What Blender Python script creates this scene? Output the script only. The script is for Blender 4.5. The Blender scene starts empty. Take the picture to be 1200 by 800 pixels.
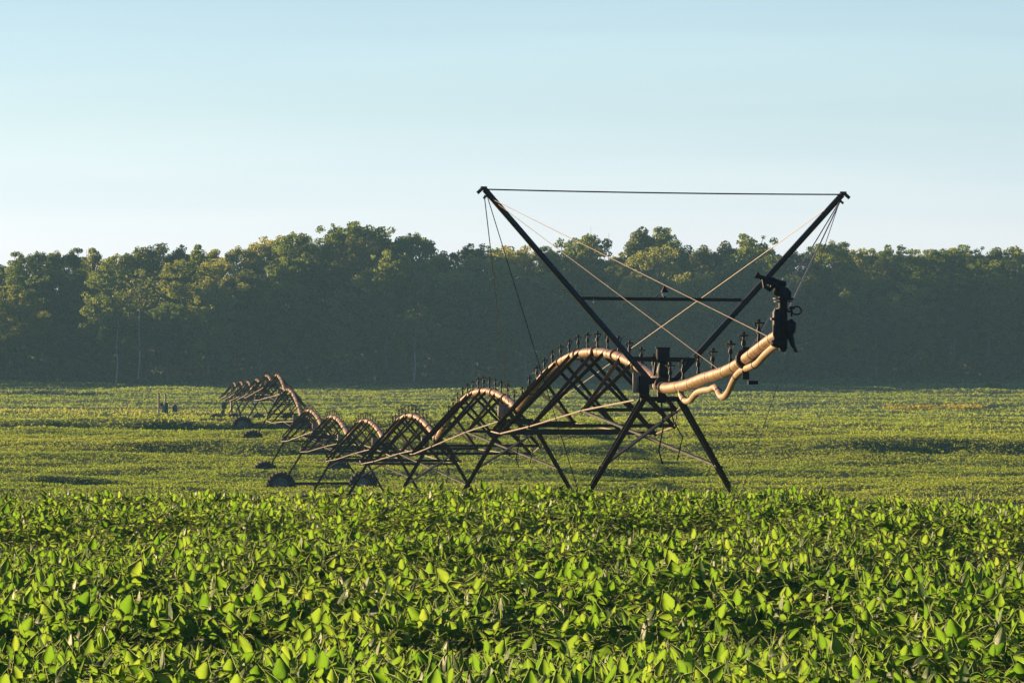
import bpy, math, random
import numpy as np
from mathutils import Vector

# ------------------------------------------------------------------ basics
random.seed(7)
rng = np.random.default_rng(7)
scene = bpy.context.scene
col = scene.collection
F = 9360.0            # focal length in photograph pixels (1200 px wide)
ZO = 2.6              # eye height above the local datum
SPAN = 46.08
AZ = math.radians(51)   # sun: left of straight ahead
EL = math.radians(8.0)

def P(px, py, z):
    return np.array([(px - 600.0) * z / F, z, (400.0 - py) * z / F + ZO])

# ------------------------------------------------------------------ noise / terrain
_tab = np.random.default_rng(11).random((256, 256))
def vnoise(x, y):
    x = np.asarray(x, float); y = np.asarray(y, float)
    xi = np.floor(x).astype(int); yi = np.floor(y).astype(int)
    fx = x - xi; fy = y - yi
    fx = fx * fx * (3 - 2 * fx); fy = fy * fy * (3 - 2 * fy)
    a = _tab[xi & 255, yi & 255]; b = _tab[(xi + 1) & 255, yi & 255]
    c = _tab[xi & 255, (yi + 1) & 255]; d = _tab[(xi + 1) & 255, (yi + 1) & 255]
    return (a * (1 - fx) + b * fx) * (1 - fy) + (c * (1 - fx) + d * fx) * fy - 0.5

GP = np.array([(-400, -2.6), (-60, -2.6), (0, -2.65), (30, -2.64), (47, -2.62), (70, -2.50), (84, -2.47), (93, -2.45), (101, -2.72),
  (120, -3.94), (166, -4.72), (212, -5.9), (258, -6.45), (304, -6.9), (350, -7.02), (396, -7.25), (442, -6.15),
  (488, -5.85), (534, -6.2), (581, -6.75), (627, -7.03), (673, -7.4), (719, -7.7), (800, -7.95), (900, -7.8),
  (1000, -7.45), (1060, -7.2), (1110, -6.75), (1150, -6.2), (1300, -5.4), (1600, -4.5), (3000, 0), (9000, 10)], float)
def _pchip(xs, ys, x):
    h = np.diff(xs); dl = np.diff(ys) / h
    m = np.zeros_like(ys)
    for i in range(1, len(xs) - 1):
        if dl[i - 1] * dl[i] > 0:
            w1 = 2 * h[i] + h[i - 1]; w2 = h[i] + 2 * h[i - 1]
            m[i] = (w1 + w2) / (w1 / dl[i - 1] + w2 / dl[i])
    m[0] = dl[0]; m[-1] = dl[-1]
    x = np.clip(x, xs[0], xs[-1])
    i = np.clip(np.searchsorted(xs, x) - 1, 0, len(xs) - 2)
    t = (x - xs[i]) / h[i]
    return ((1 + 2 * t) * (1 - t) ** 2 * ys[i] + t * (1 - t) ** 2 * h[i] * m[i]
            + t * t * (3 - 2 * t) * ys[i + 1] + t * t * (t - 1) * h[i] * m[i + 1])
def ground(x, y):
    x = np.asarray(x, float); y = np.asarray(y, float)
    g = _pchip(GP[:, 0], GP[:, 1], y)
    near = np.clip((130 - y) / 40, 0, 1)
    g = g - near * 0.11 * np.clip((-x - 1) / 5, 0, 1.6) - near * 0.05 * np.clip((x - 2) / 5, 0, 1.5)
    far = np.clip((y - 280) / 120, 0, 1)
    g = g + far * (0.45 * vnoise(x / 26, y / 42 + 3) + 0.36 * vnoise(x / 15 + 9, y / 15 + 5) + 0.27 * np.tanh(9 * vnoise(x / 38 + 2, y / 13 + 7)))
    return g + ZO
def canopy_bump(x, y):
    far = np.clip((y - 96) / 30, 0, 1); lush = .13 * np.clip((y - 290) / 20, 0, 1) * np.clip((470 - y) / 40, 0, 1)
    big = 0.26 * vnoise(x / 5.5 + 40, y / 4.2 + 2) + 0.17 * vnoise(x / 1.7, y / 2.3 + 8)
    fb = 0.46 * vnoise(x / 12.0 + 40, y / 8.0 + 2) + 0.28 * vnoise(x / 3.6 + 1, y / 3.6 + 8) + .12 * vnoise(x / .9, y / 1.1)
    return big * (1 - far) + fb * far + lush

# ------------------------------------------------------------------ mesh builders
class MB:
    """collects simple shapes (world coordinates) for ONE mesh object"""
    def __init__(s): s.v = []; s.f = []; s.m = []
    def add(s, vs, fs, m=0):
        o = len(s.v); s.v += [tuple(map(float, q)) for q in vs]
        s.f += [tuple(i + o for i in f) for f in fs]; s.m += [m] * len(fs)
    def path(s, pts, r, seg=8, m=0, caps=True):
        pts = [Vector(p) for p in pts]; n = len(pts)
        rs = r if hasattr(r, '__len__') else [r] * n
        vs = []; fs = []; prev = None
        for i, p in enumerate(pts):
            t = (pts[min(i + 1, n - 1)] - pts[max(i - 1, 0)])
            if t.length < 1e-9: t = Vector((0, 0, 1))
            t.normalize()
            if prev is None:
                a = Vector((0, 0, 1)) if abs(t.z) < 0.9 else Vector((1, 0, 0))
                u = t.cross(a).normalized()
            else:
                u = (prev - t * prev.dot(t)).normalized()
            prev = u; w = t.cross(u)
            for k in range(seg):
                an = 2 * math.pi * k / seg
                vs.append(p + (u * math.cos(an) + w * math.sin(an)) * rs[i])
        for i in range(n - 1):
            for k in range(seg):
                k2 = (k + 1) % seg
                fs.append((i * seg + k, i * seg + k2, (i + 1) * seg + k2, (i + 1) * seg + k))
        if caps:
            fs.append(tuple(range(seg))[::-1]); fs.append(tuple((n - 1) * seg + k for k in range(seg)))
        s.add(vs, fs, m); return s
    def bar(s, a, b, w, h=None, m=0):
        """rectangular bar"""
        h = h or w; a = Vector(a); b = Vector(b); t = (b - a).normalized()
        up = Vector((0, 1, 0)) if abs(t.y) < 0.9 else Vector((0, 0, 1))
        u = t.cross(up).normalized(); v = u.cross(t)
        vs = []
        for p in (a, b):
            for (i, j) in ((-1, -1), (1, -1), (1, 1), (-1, 1)):
                vs.append(p + u * (i * w / 2) + v * (j * h / 2))
        s.add(vs, [(3, 2, 1, 0), (4, 5, 6, 7), (0, 1, 5, 4), (1, 2, 6, 5), (2, 3, 7, 6), (3, 0, 4, 7)], m); return s
    def angle(s, a, b, w, th=0.008, m=0, flip=1):
        """L-section bar"""
        a = Vector(a); b = Vector(b); t = (b - a).normalized()
        up = Vector((0, 1, 0)) if abs(t.y) < 0.9 else Vector((0, 0, 1))
        u = t.cross(up).normalized() * flip; v = u.cross(t) * flip
        prof = [(0, 0), (w, 0), (w, th), (th, th), (th, w), (0, w)]
        vs = [p + u * (i - w * .3) + v * (j - w * .3) for p in (a, b) for i, j in prof]
        n = 6
        fs = [tuple((k, (k + 1) % n, n + (k + 1) % n, n + k)) for k in range(n)] + [tuple(range(n))[::-1], tuple(range(n, 2 * n))]
        s.add(vs, fs, m); return s
    def box(s, c, d, rz=0, m=0, ch=0.0):
        c = Vector(c); x, y, z = [q / 2 for q in d]
        ca, sa = math.cos(rz), math.sin(rz)
        if ch <= 0:
            loc = [(i * x, j * y, k * z) for k in (-1, 1) for (i, j) in ((-1, -1), (1, -1), (1, 1), (-1, 1))]
            fs = [(3, 2, 1, 0), (4, 5, 6, 7), (0, 1, 5, 4), (1, 2, 6, 5), (2, 3, 7, 6), (3, 0, 4, 7)]
        else:
            ring = [(-x + ch, -y), (x - ch, -y), (x, -y + ch), (x, y - ch), (x - ch, y), (-x + ch, y), (-x, y - ch), (-x, -y + ch)]
            q = 1 - ch / max(x, y) * .8
            loc = [(i * q, j * q, -z) for i, j in ring] + [(i, j, -z + ch) for i, j in ring] + [(i, j, z - ch) for i, j in ring] + [(i * q, j * q, z) for i, j in ring]
            fs = [tuple(range(8))[::-1], tuple(range(24, 32))]
            for L in range(3):
                for k in range(8):
                    k2 = (k + 1) % 8
                    fs.append((L * 8 + k, L * 8 + k2, (L + 1) * 8 + k2, (L + 1) * 8 + k))
        s.add([c + Vector((i * ca - j * sa, i * sa + j * ca, k)) for i, j, k in loc], fs, m); return s
    def build(s, name, mats, parent=None, smooth=True, origin=None):
        o0 = Vector(origin) if origin is not None else (wloc(parent) if parent else Vector((0, 0, 0)))
        me = bpy.data.meshes.new(name)
        me.from_pydata([(a - o0.x, b - o0.y, c - o0.z) for a, b, c in s.v], [], s.f)
        for mt in (mats if isinstance(mats, (list, tuple)) else [mats]): me.materials.append(mt)
        me.polygons.foreach_set('material_index', s.m)
        if smooth:
            me.polygons.foreach_set('use_smooth', [True] * len(s.f))
            try: me.set_sharp_from_angle(angle=math.radians(38))
            except Exception: pass
        me.update()
        o = bpy.data.objects.new(name, me); col.objects.link(o)
        if parent:
            o.parent = parent; o.location = o0 - wloc(parent)
        else: o.location = o0
        return o

_w = {}
def wloc(o):
    v = Vector((0, 0, 0))
    while o: v += o.location; o = o.parent
    return v
def tag(o, label=None, cat=None, group=None, kind=None):
    if label: o['label'] = label
    if cat: o['category'] = cat
    if group: o['group'] = group
    if kind: o['kind'] = kind
    return o
def empty(name, loc):
    o = bpy.data.objects.new(name, None); o.empty_display_size = .3; col.objects.link(o); o.location = Vector(loc); return o
def shared(name, mesh_obj_data, loc, parent, rz=0, sc=1):
    o = bpy.data.objects.new(name, mesh_obj_data); col.objects.link(o); o.parent = parent
    o.location = Vector(loc) - wloc(parent); o.rotation_euler = (0, 0, rz); o.scale = (sc, sc, sc); return o

def big_mesh(name, groups, mats, smooth=False):
    """groups: (V(n,3), faces list, face material list, R(N,3,3), T(N,3)) -> one mesh"""
    VV = []; LL = []; ST = []; MM = []; vo = 0; lo = 0
    for V, fs, fm, R, T in groups:
        V = np.asarray(V, float); n = len(V); N = len(T)
        W = np.einsum('nij,vj->nvi', R, V) + T[:, None, :]
        VV.append(W.reshape(-1, 3))
        lens = np.array([len(f) for f in fs]); flat = np.concatenate([np.array(f) for f in fs])
        LL.append((flat[None, :] + (np.arange(N) * n)[:, None] + vo).reshape(-1))
        st = np.concatenate([[0], np.cumsum(lens)[:-1]])
        ST.append((st[None, :] + (np.arange(N) * len(flat))[:, None] + lo).reshape(-1))
        MM.append(np.tile(np.array(fm), N))
        vo += n * N; lo += len(flat) * N
    V = np.concatenate(VV).astype(np.float32); L = np.concatenate(LL).astype(np.int32)
    S = np.concatenate(ST).astype(np.int32); M = np.concatenate(MM).astype(np.int32)
    me = bpy.data.meshes.new(name)
    me.vertices.add(len(V)); me.vertices.foreach_set('co', V.ravel())
    me.loops.add(len(L)); me.loops.foreach_set('vertex_index', L)
    me.polygons.add(len(S)); me.polygons.foreach_set('loop_start', S)
    for mt in mats: me.materials.append(mt)
    me.polygons.foreach_set('material_index', M)
    if smooth: me.polygons.foreach_set('use_smooth', np.ones(len(S), bool))
    me.update(calc_edges=True)
    o = bpy.data.objects.new(name, me); col.objects.link(o); return o

def rot(az, pitch, roll, sc):
    """frames: local Y -> direction with azimuth az and elevation pitch, roll about it"""
    ca, sa, cp, sp = np.cos(az), np.sin(az), np.cos(pitch), np.sin(pitch)
    d = np.stack([ca * cp, sa * cp, sp], -1)
    side = np.stack([sa, -ca, np.zeros_like(ca)], -1)
    nrm = np.cross(side, d)
    cr, sr = np.cos(roll)[:, None], np.sin(roll)[:, None]
    s2 = side * cr + nrm * sr; n2 = np.cross(s2, d)
    return np.stack([s2, d, n2], -1) * sc[:, None, None]

# ------------------------------------------------------------------ materials
def new_mat(name):
    m = bpy.data.materials.new(name); m.use_nodes = True
    nt = m.node_tree; nt.nodes.clear()
    out = nt.nodes.new('ShaderNodeOutputMaterial')
    return m, nt, out
def nd(nt, t, **kw):
    n = nt.nodes.new(t)
    for k, v in kw.items():
        if k.startswith('i_'): n.inputs[k[2:].replace('_', ' ')].default_value = v
        else: setattr(n, k, v)
    return n
def ramp(nt, fac, stops):
    r = nt.nodes.new('ShaderNodeValToRGB'); cr = r.color_ramp
    while len(cr.elements) < len(stops): cr.elements.new(0.5)
    for e, (p, c) in zip(cr.elements, stops):
        e.position = p; e.color = (c[0], c[1], c[2], 1)
    nt.links.new(fac, r.inputs['Fac']); return r.outputs['Color']

def leaf_mat(name, stops, tstops, trans=0.5, rough=0.45, spec=0.4, veins=False, tintscale=0.02, objvar=0.0):
    m, nt, out = new_mat(name)
    g = nd(nt, 'ShaderNodeNewGeometry')
    tc = nd(nt, 'ShaderNodeTexCoord')
    nz = nd(nt, 'ShaderNodeTexNoise', i_Scale=tintscale, i_Detail=3.0)
    nt.links.new(tc.outputs['Object'], nz.inputs['Vector'])
    mx = nd(nt, 'ShaderNodeMath', operation='MULTIPLY_ADD'); mx.inputs[1].default_value = 0.55; 
    nt.links.new(g.outputs['Random Per Island'], mx.inputs[0])
    m2 = nd(nt, 'ShaderNodeMath', operation='MULTIPLY_ADD'); m2.inputs[1].default_value = 1.2; m2.inputs[2].default_value = -0.35
    nt.links.new(nz.outputs['Fac'], m2.inputs[0]); nt.links.new(m2.outputs[0], mx.inputs[2])
    fac = mx.outputs[0]
    if objvar:
        oi = nd(nt, 'ShaderNodeObjectInfo'); a_ = nd(nt, 'ShaderNodeMath', operation='MULTIPLY_ADD'); a_.inputs[1].default_value = objvar; a_.inputs[2].default_value = -objvar / 2
        nt.links.new(oi.outputs['Random'], a_.inputs[0]); b_ = nd(nt, 'ShaderNodeMath', operation='ADD'); nt.links.new(a_.outputs[0], b_.inputs[0]); nt.links.new(fac, b_.inputs[1]); fac = b_.outputs[0]
    c1 = ramp(nt, fac, stops); c2 = ramp(nt, fac, tstops)
    p = nd(nt, 'ShaderNodeBsdfPrincipled'); p.inputs['Roughness'].default_value = rough
    p.inputs['Specular IOR Level'].default_value = spec
    nt.links.new(c1, p.inputs['Base Color'])
    t = nd(nt, 'ShaderNodeBsdfTranslucent'); nt.links.new(c2, t.inputs['Color'])
    ms = nd(nt, 'ShaderNodeMixShader'); ms.inputs[0].default_value = trans
    nt.links.new(p.outputs[0], ms.inputs[1]); nt.links.new(t.outputs[0], ms.inputs[2])
    nt.links.new(ms.outputs[0], out.inputs['Surface'])
    return m

def metal_mat(name, base, dirt, rough=0.5, metallic=0.2, scale=6.0, amt=(0.45, 0.7), bump=0.15):
    m, nt, out = new_mat(name)
    tc = nd(nt, 'ShaderNodeTexCoord')
    nz = nd(nt, 'ShaderNodeTexNoise', i_Scale=scale, i_Detail=6.0, i_Roughness=0.65)
    nt.links.new(tc.outputs['Object'], nz.inputs['Vector'])
    c = ramp(nt, nz.outputs['Fac'], [(amt[0], base), (amt[1], dirt)])
    p = nd(nt, 'ShaderNodeBsdfPrincipled'); nt.links.new(c, p.inputs['Base Color'])
    p.inputs['Metallic'].default_value = metallic
    rr = nd(nt, 'ShaderNodeMapRange'); rr.inputs['To Min'].default_value = rough - .12; rr.inputs['To Max'].default_value = rough + .2
    nt.links.new(nz.outputs['Fac'], rr.inputs['Value']); nt.links.new(rr.outputs[0], p.inputs['Roughness'])
    n2 = nd(nt, 'ShaderNodeTexNoise', i_Scale=scale * 7, i_Detail=3.0); nt.links.new(tc.outputs['Object'], n2.inputs['Vector'])
    b = nd(nt, 'ShaderNodeBump', i_Strength=bump, i_Distance=0.01); nt.links.new(n2.outputs['Fac'], b.inputs['Height'])
    nt.links.new(b.outputs[0], p.inputs['Normal'])
    nt.links.new(p.outputs[0], out.inputs['Surface'])
    return m

M_PIPE = metal_mat('galvanised_pipe', (0.43, 0.26, 0.13), (0.13, 0.07, 0.035), 0.42, 0.25, 5.5, (0.43, 0.64), 0.8)
M_STAIN = metal_mat('stained_band', (0.16, 0.10, 0.06), (0.06, 0.04, 0.03), 0.6, 0.1, 9.0)
M_ROD = metal_mat('galvanised_rod', (0.40, 0.31, 0.22), (0.4, 0.3, 0.22), 0.45, 0.2, 4.0)
M_DARK = metal_mat('weathered_dark_steel', (0.042, 0.030, 0.021), (0.085, 0.045, 0.024), 0.45, 0.3, 8.0, (.4, .8))
M_BRACE = metal_mat('dull_grey_steel', (0.055, 0.055, 0.044), (0.035, 0.03, 0.025), 0.8, 0.0, 6.0)
M_MAST = metal_mat('painted_mast_steel', (0.05, 0.055, 0.055), (0.09, 0.06, 0.04), 0.35, 0.5, 3.0, (.45, .8))
M_BLACK = metal_mat('black_rubber_and_iron', (0.018, 0.016, 0.015), (0.04, 0.03, 0.025), 0.6, 0.0, 12.0)
M_BOX = metal_mat('enamelled_box', (0.34, 0.26, 0.18), (0.2, 0.14, 0.1), 0.5, 0.0, 5.0)
M_HOSE = metal_mat('tan_hose', (0.42, 0.26, 0.135), (0.4, 0.28, 0.17), 0.55, 0.0, 5.0)
M_TYRE = metal_mat('muddy_tyre', (0.022, 0.02, 0.018), (0.06, 0.05, 0.035), 0.85, 0.0, 6.0)
M_RIM = metal_mat('grey_wheel_rim', (0.24, 0.24, 0.23), (0.06, 0.05, 0.04), 0.5, 0.2, 5.0)
M_BARK = metal_mat('bark', (0.17, 0.15, 0.12), (0.05, 0.04, 0.03), 0.9, 0.0, 2.0)
M_PALEBARK = metal_mat('pale_bark', (0.36, 0.35, 0.31), (0.18, 0.16, 0.13), 0.9, 0.0, 2.0)
M_GLASS = metal_mat('frosted_lamp_globe', (0.55, 0.62, 0.66), (0.4, 0.45, 0.5), 0.15, 0.0, 3.0)

M_SOY = leaf_mat('soybean_leaf', [(0.0, (0.035, 0.085, 0.012)), (0.5, (0.05, 0.12, 0.018)), (1.0, (0.075, 0.15, 0.028))],
                 [(0.0, (0.14, 0.37, 0.02)), (0.5, (0.33, 0.62, 0.04)), (1.0, (0.60, 0.82, 0.08))], 0.5, 0.5, 0.3, tintscale=0.5)
M_FUZZ = leaf_mat('leaf_margin_hairs', [(0.0, (0.25, 0.33, 0.10)), (1.0, (0.4, 0.46, 0.2))],
                 [(0.0, (0.5, 0.66, 0.16)), (1.0, (0.8, 0.85, 0.38))], 0.6, 0.8, 0.1)
M_STEM = leaf_mat('leaf_stalk', [(0.0, (0.12, 0.18, 0.05)), (1.0, (0.2, 0.24, 0.08))], [(0.0, (0.4, 0.45, 0.1)), (1.0, (0.6, 0.6, 0.2))], 0.3)
M_FIELD = leaf_mat('distant_soybean', [(0.0, (0.05, 0.09, 0.014)), (0.5, (0.08, 0.12, 0.024)), (1.0, (0.12, 0.14, 0.04))],
                 [(0.0, (0.30, 0.50, 0.05)), (0.5, (0.50, 0.66, 0.08)), (1.0, (0.74, 0.78, 0.16))], 0.5, 0.6, 0.25, tintscale=0.03)
M_YELLOW = leaf_mat('yellowing_leaf', [(0.0, (0.16, 0.12, 0.04)), (0.5, (0.26, 0.22, 0.04)), (1.0, (0.34, 0.32, 0.06))],
                 [(0.0, (0.4, 0.27, 0.05)), (0.5, (0.68, 0.6, 0.06)), (1.0, (0.85, 0.82, 0.12))], 0.5, 0.7, 0.2)
M_STRAW = leaf_mat('pale_yellow_grass', [(0.0, (0.12, 0.14, 0.03)), (1.0, (0.24, 0.24, 0.06))],
                 [(0.0, (0.5, 0.58, 0.08)), (1.0, (0.85, 0.85, 0.2))], 0.5, 0.7, 0.2)
M_TREE = leaf_mat('tree_leaf', [(0.0, (0.018, 0.045, 0.016)), (0.5, (0.045, 0.085, 0.02)), (1.0, (0.10, 0.14, 0.035))],
                 [(0.0, (0.16, 0.27, 0.03)), (0.5, (0.32, 0.44, 0.05)), (1.0, (0.54, 0.58, 0.09))], 0.5, 0.5, 0.3, tintscale=0.12, objvar=1.3)
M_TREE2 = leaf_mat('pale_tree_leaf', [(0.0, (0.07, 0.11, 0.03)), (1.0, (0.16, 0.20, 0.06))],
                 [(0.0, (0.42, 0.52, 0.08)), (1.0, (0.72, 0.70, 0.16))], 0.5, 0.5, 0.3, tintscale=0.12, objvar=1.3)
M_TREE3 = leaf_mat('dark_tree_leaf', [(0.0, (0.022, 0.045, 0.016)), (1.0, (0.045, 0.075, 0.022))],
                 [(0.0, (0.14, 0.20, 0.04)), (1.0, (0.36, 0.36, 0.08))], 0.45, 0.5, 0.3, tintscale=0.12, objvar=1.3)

def soil_mat():
    m, nt, out = new_mat('field_soil')
    tc = nd(nt, 'ShaderNodeTexCoord')
    nz = nd(nt, 'ShaderNodeTexNoise', i_Scale=1.5, i_Detail=8.0); nt.links.new(tc.outputs['Object'], nz.inputs['Vector'])
    c = ramp(nt, nz.outputs['Fac'], [(0.3, (0.05, 0.04, 0.025)), (0.7, (0.10, 0.075, 0.05))])
    p = nd(nt, 'ShaderNodeBsdfPrincipled', i_Roughness=0.95); nt.links.new(c, p.inputs['Base Color'])
    b = nd(nt, 'ShaderNodeBump', i_Strength=0.6, i_Distance=0.05); nt.links.new(nz.outputs['Fac'], b.inputs['Height'])
    nt.links.new(b.outputs[0], p.inputs['Normal']); nt.links.new(p.outputs[0], out.inputs['Surface'])
    return m
def canopy_mat():
    m, nt, out = new_mat('crop_canopy')
    tc = nd(nt, 'ShaderNodeTexCoord')
    nz = nd(nt, 'ShaderNodeTexNoise', i_Scale=2.5, i_Detail=8.0, i_Roughness=0.7); nt.links.new(tc.outputs['Object'], nz.inputs['Vector'])
    c = ramp(nt, nz.outputs['Fac'], [(0.3, (0.03, 0.07, 0.01)), (0.55, (0.08, 0.15, 0.02)), (0.75, (0.15, 0.22, 0.035))])
    p = nd(nt, 'ShaderNodeBsdfPrincipled', i_Roughness=0.9); nt.links.new(c, p.inputs['Base Color'])
    b = nd(nt, 'ShaderNodeBump', i_Strength=1.0, i_Distance=0.25); nt.links.new(nz.outputs['Fac'], b.inputs['Height'])
    nt.links.new(b.outputs[0], p.inputs['Normal']); nt.links.new(p.outputs[0], out.inputs['Surface'])
    return m
M_SOIL = soil_mat(); M_CAN = canopy_mat()

# ------------------------------------------------------------------ ground and canopy sheets
def sheet(name, xs, ys, zfun, mat):
    X, Y = np.meshgrid(xs, ys); Z = zfun(X, Y)
    V = np.stack([X, Y, Z], -1).reshape(-1, 3); nx, ny = len(xs), len(ys)
    i = (np.arange(ny - 1)[:, None] * nx + np.arange(nx - 1)[None, :]).ravel()
    Q = np.stack([i, i + 1, i + nx + 1, i + nx], -1)
    me = bpy.data.meshes.new(name)
    me.vertices.add(len(V)); me.vertices.foreach_set('co', V.astype(np.float32).ravel())
    me.loops.add(Q.size); me.loops.foreach_set('vertex_index', Q.astype(np.int32).ravel())
    me.polygons.add(len(Q)); me.polygons.foreach_set('loop_start', (np.arange(len(Q)) * 4).astype(np.int32))
    me.polygons.foreach_set('use_smooth', np.ones(len(Q), bool))
    me.materials.append(mat); me.update(calc_edges=True)
    o = bpy.data.objects.new(name, me); col.objects.link(o); return o
xg = np.unique(np.concatenate([np.linspace(-6000, -200, 14), np.arange(-200, 200, 4.0), np.linspace(200, 6000, 14)]))
yg = np.unique(np.concatenate([np.linspace(-400, 0, 12), np.arange(0, 1300, 3.0), np.linspace(1300, 8500, 30)]))
g = sheet('ground', xg, yg, ground, M_SOIL); tag(g, 'brown soil of the gently rolling field under the crop', 'ground', kind='structure')
xs = np.unique(np.concatenate([np.linspace(-400, -90, 40), np.arange(-90, 90, 0.9), np.linspace(90, 400, 40)]))
ys = np.unique(np.concatenate([np.arange(20, 125, 0.7), np.arange(125, 330, 2.0), np.arange(330, 1142, 1.0)]))
def can_h(x, y):
    up = np.clip((y - 98) / 14, 0, 1)
    return ground(x, y) + (0.10 + 0.34 * up) + canopy_bump(x, y) * (0.3 + .7 * up)
cs = sheet('crop_canopy', xs, ys, can_h, M_CAN); tag(cs, 'dense green soybean canopy covering the rolling field down to the wood', 'crop', kind='stuff')

# ------------------------------------------------------------------ soybean leaves
def leaflet(L, W, fold, curl, rim=True, nseg=4):
    ts = {4: [0, .14, .38, .70, 1], 3: [0, .3, .68, 1]}[nseg]
    ws = {4: [.0, .80, 1.0, .47, 0], 3: [0, 1.0, .5, 0]}[nseg]
    V = []; Fs = []; Ms = []
    mid = []; lf = []; rt = []
    def pt(t, w, s):
        y = L * (t - .06 * curl * t * t); z = -curl * L * .35 * t * t
        return (s * w * W / 2 * math.cos(fold), y, z + w * W / 2 * math.sin(fold) - 0.02 * L * (w * w))
    for t, w in zip(ts, ws):
        V.append(pt(t, 0, 0)); mid.append(len(V) - 1)
    for s, arr in ((-1, lf), (1, rt)):
        for t, w in zip(ts, ws):
            if w == 0: arr.append(mid[0] if t == 0 else mid[-1])
            else: V.append(pt(t, w, s)); arr.append(len(V) - 1)
    n = len(ts)
    for i in range(n - 1):
        for s, arr in ((-1, lf), (1, rt)):
            q = [mid[i], mid[i + 1], arr[i + 1], arr[i]]
            if s == 1: q = q[::-1]
            q = [a for k, a in enumerate(q) if a != q[k - 1]]
            Fs.append(tuple(q)); Ms.append(0)
    if rim:
        e = 0.0012
        for s, arr in ((-1, lf), (1, rt)):
            prev = None
            for i in range(n):
                a = arr[i]; x, y, z = V[a]
                if i == 0: o = (s * e * .6, y - e, z)
                elif i == n - 1: o = (s * e * .3, y + e * 1.6, z)
                else: o = (x + s * e * math.cos(fold), y + e * (.2 + .8 * ts[i]), z + e * 1.1)
                V.append(o); b = len(V) - 1
                if prev is not None:
                    q = (prev[0], a, b, prev[1])
                    Fs.append(q if s == 1 else q[::-1]); Ms.append(1)
                prev = (a, b)
    return V, Fs, Ms

def trifoliate(seed, rim, nseg, stalk=True):
    r = random.Random(seed)
    V = []; Fs = []; Ms = []
    def place(v, f, m, yaw, pitch, roll, off):
        R = rot(np.array([math.pi / 2 - yaw]), np.array([pitch]), np.array([roll]), np.array([1.0]))[0]
        o = len(V)
        for q in v: V.append(tuple(R @ np.array(q) + np.array(off)))
        for q, mm in zip(f, m): Fs.append(tuple(i + o for i in q)); Ms.append(mm)
    L = 0.118 * r.uniform(.8, 1.2)
    v = leaflet(L, L * r.uniform(.55, .71), r.uniform(.05, .5), r.uniform(-.3, .7), rim, nseg)
    place(*v, r.uniform(-.25, .25), r.uniform(-.1, .45), r.uniform(-.3, .3), (0, .03, 0))
    for s in (-1, 1):
        L2 = L * r.uniform(.8, .95)
        v = leaflet(L2, L2 * r.uniform(.55, .71), r.uniform(.05, .55), r.uniform(-.2, .8), rim, nseg)
        place(*v, s * r.uniform(1.0, 1.5), r.uniform(-.5, .5), r.uniform(-.6, .6), (0, 0, 0))
    if stalk:   # petiole: two crossed strips
        Lp = .16
        for ax in ((.0022, 0, 0), (0, 0, .0022)):
            o = len(V)
            V += [(-ax[0], -Lp, -ax[2] - .03), (ax[0], -Lp, ax[2] - .03), (ax[0], .03, ax[2]), (-ax[0], .03, -ax[2])]
            Fs.append((o, o + 1, o + 2, o + 3)); Ms.append(2)
    return V, Fs, Ms

def scatter(z0, z1, dens, margin):
    """random points in the trapezoid in view (plus a margin each side)"""
    n = int(dens * (z1 - z0) * (0.0641 * (z0 + z1) + 2 * margin))
    wmax = 0.0641 * z1 + margin
    out = []
    k = 0
    while k < n:
        z = rng.uniform(z0, z1, n); x = rng.uniform(-wmax, wmax, n)
        ok = np.abs(x) < 0.0641 * z + margin
        out.append(np.stack([x[ok], z[ok]], -1)); k += ok.sum()
    return np.concatenate(out)[:n]

def crop_groups(z0, z1, dens, margin, rim, nseg, ntemp, scale=1.0, seed0=0):
    groups = []
    pts = scatter(z0, z1, dens, margin)
    pts = pts[rng.random(len(pts)) < np.clip(.74 + 2.1 * (vnoise(pts[:, 0] / .6, pts[:, 1] / 1.0) + .7 * vnoise(pts[:, 0] / 2.4, pts[:, 1] / 2.6)), .05, 1)]
    top = rng.random(len(pts)) < 0.62
    which = rng.integers(0, ntemp, len(pts))
    x, y = pts[:, 0], pts[:, 1]
    # plants: cluster in drilled rows, 0.76 m apart, slightly oblique
    hgt = ground(x, y) + 0.60 + canopy_bump(x, y) - np.where(top, rng.random(len(x)) ** 1.3 * 0.15, 0.10 + rng.random(len(x)) * 0.2)
    az = rng.uniform(0, 2 * math.pi, len(x))
    pitch = np.where(top, rng.normal(0.58, .6, len(x)), rng.normal(0.0, .3, len(x)))
    roll = rng.normal(0, .45, len(x))
    sc = rng.uniform(.62, 1.22, len(x)) * scale * np.where(top, 1, 1.12)
    for k in range(ntemp):
        s = which == k
        V, Fs, Ms = trifoliate(seed0 + k, rim, nseg, stalk=True)
        T = np.stack([x[s], y[s], hgt[s]], -1)
        groups.append((V, Fs, Ms, rot(az[s], pitch[s], roll[s], sc[s]), T))
    return groups
gr = crop_groups(40, 66, 92, 4.5, True, 4, 16, 1.1)
gr += crop_groups(66, 108, 74, 5.0, True, 3, 12, 1.02, 50)
fg = big_mesh('soybean_leaves', gr, [M_SOY, M_FUZZ, M_STEM])
tag(fg, 'foreground soybean plants with upright bright green backlit leaves', 'soybean plants', kind='stuff')

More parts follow.
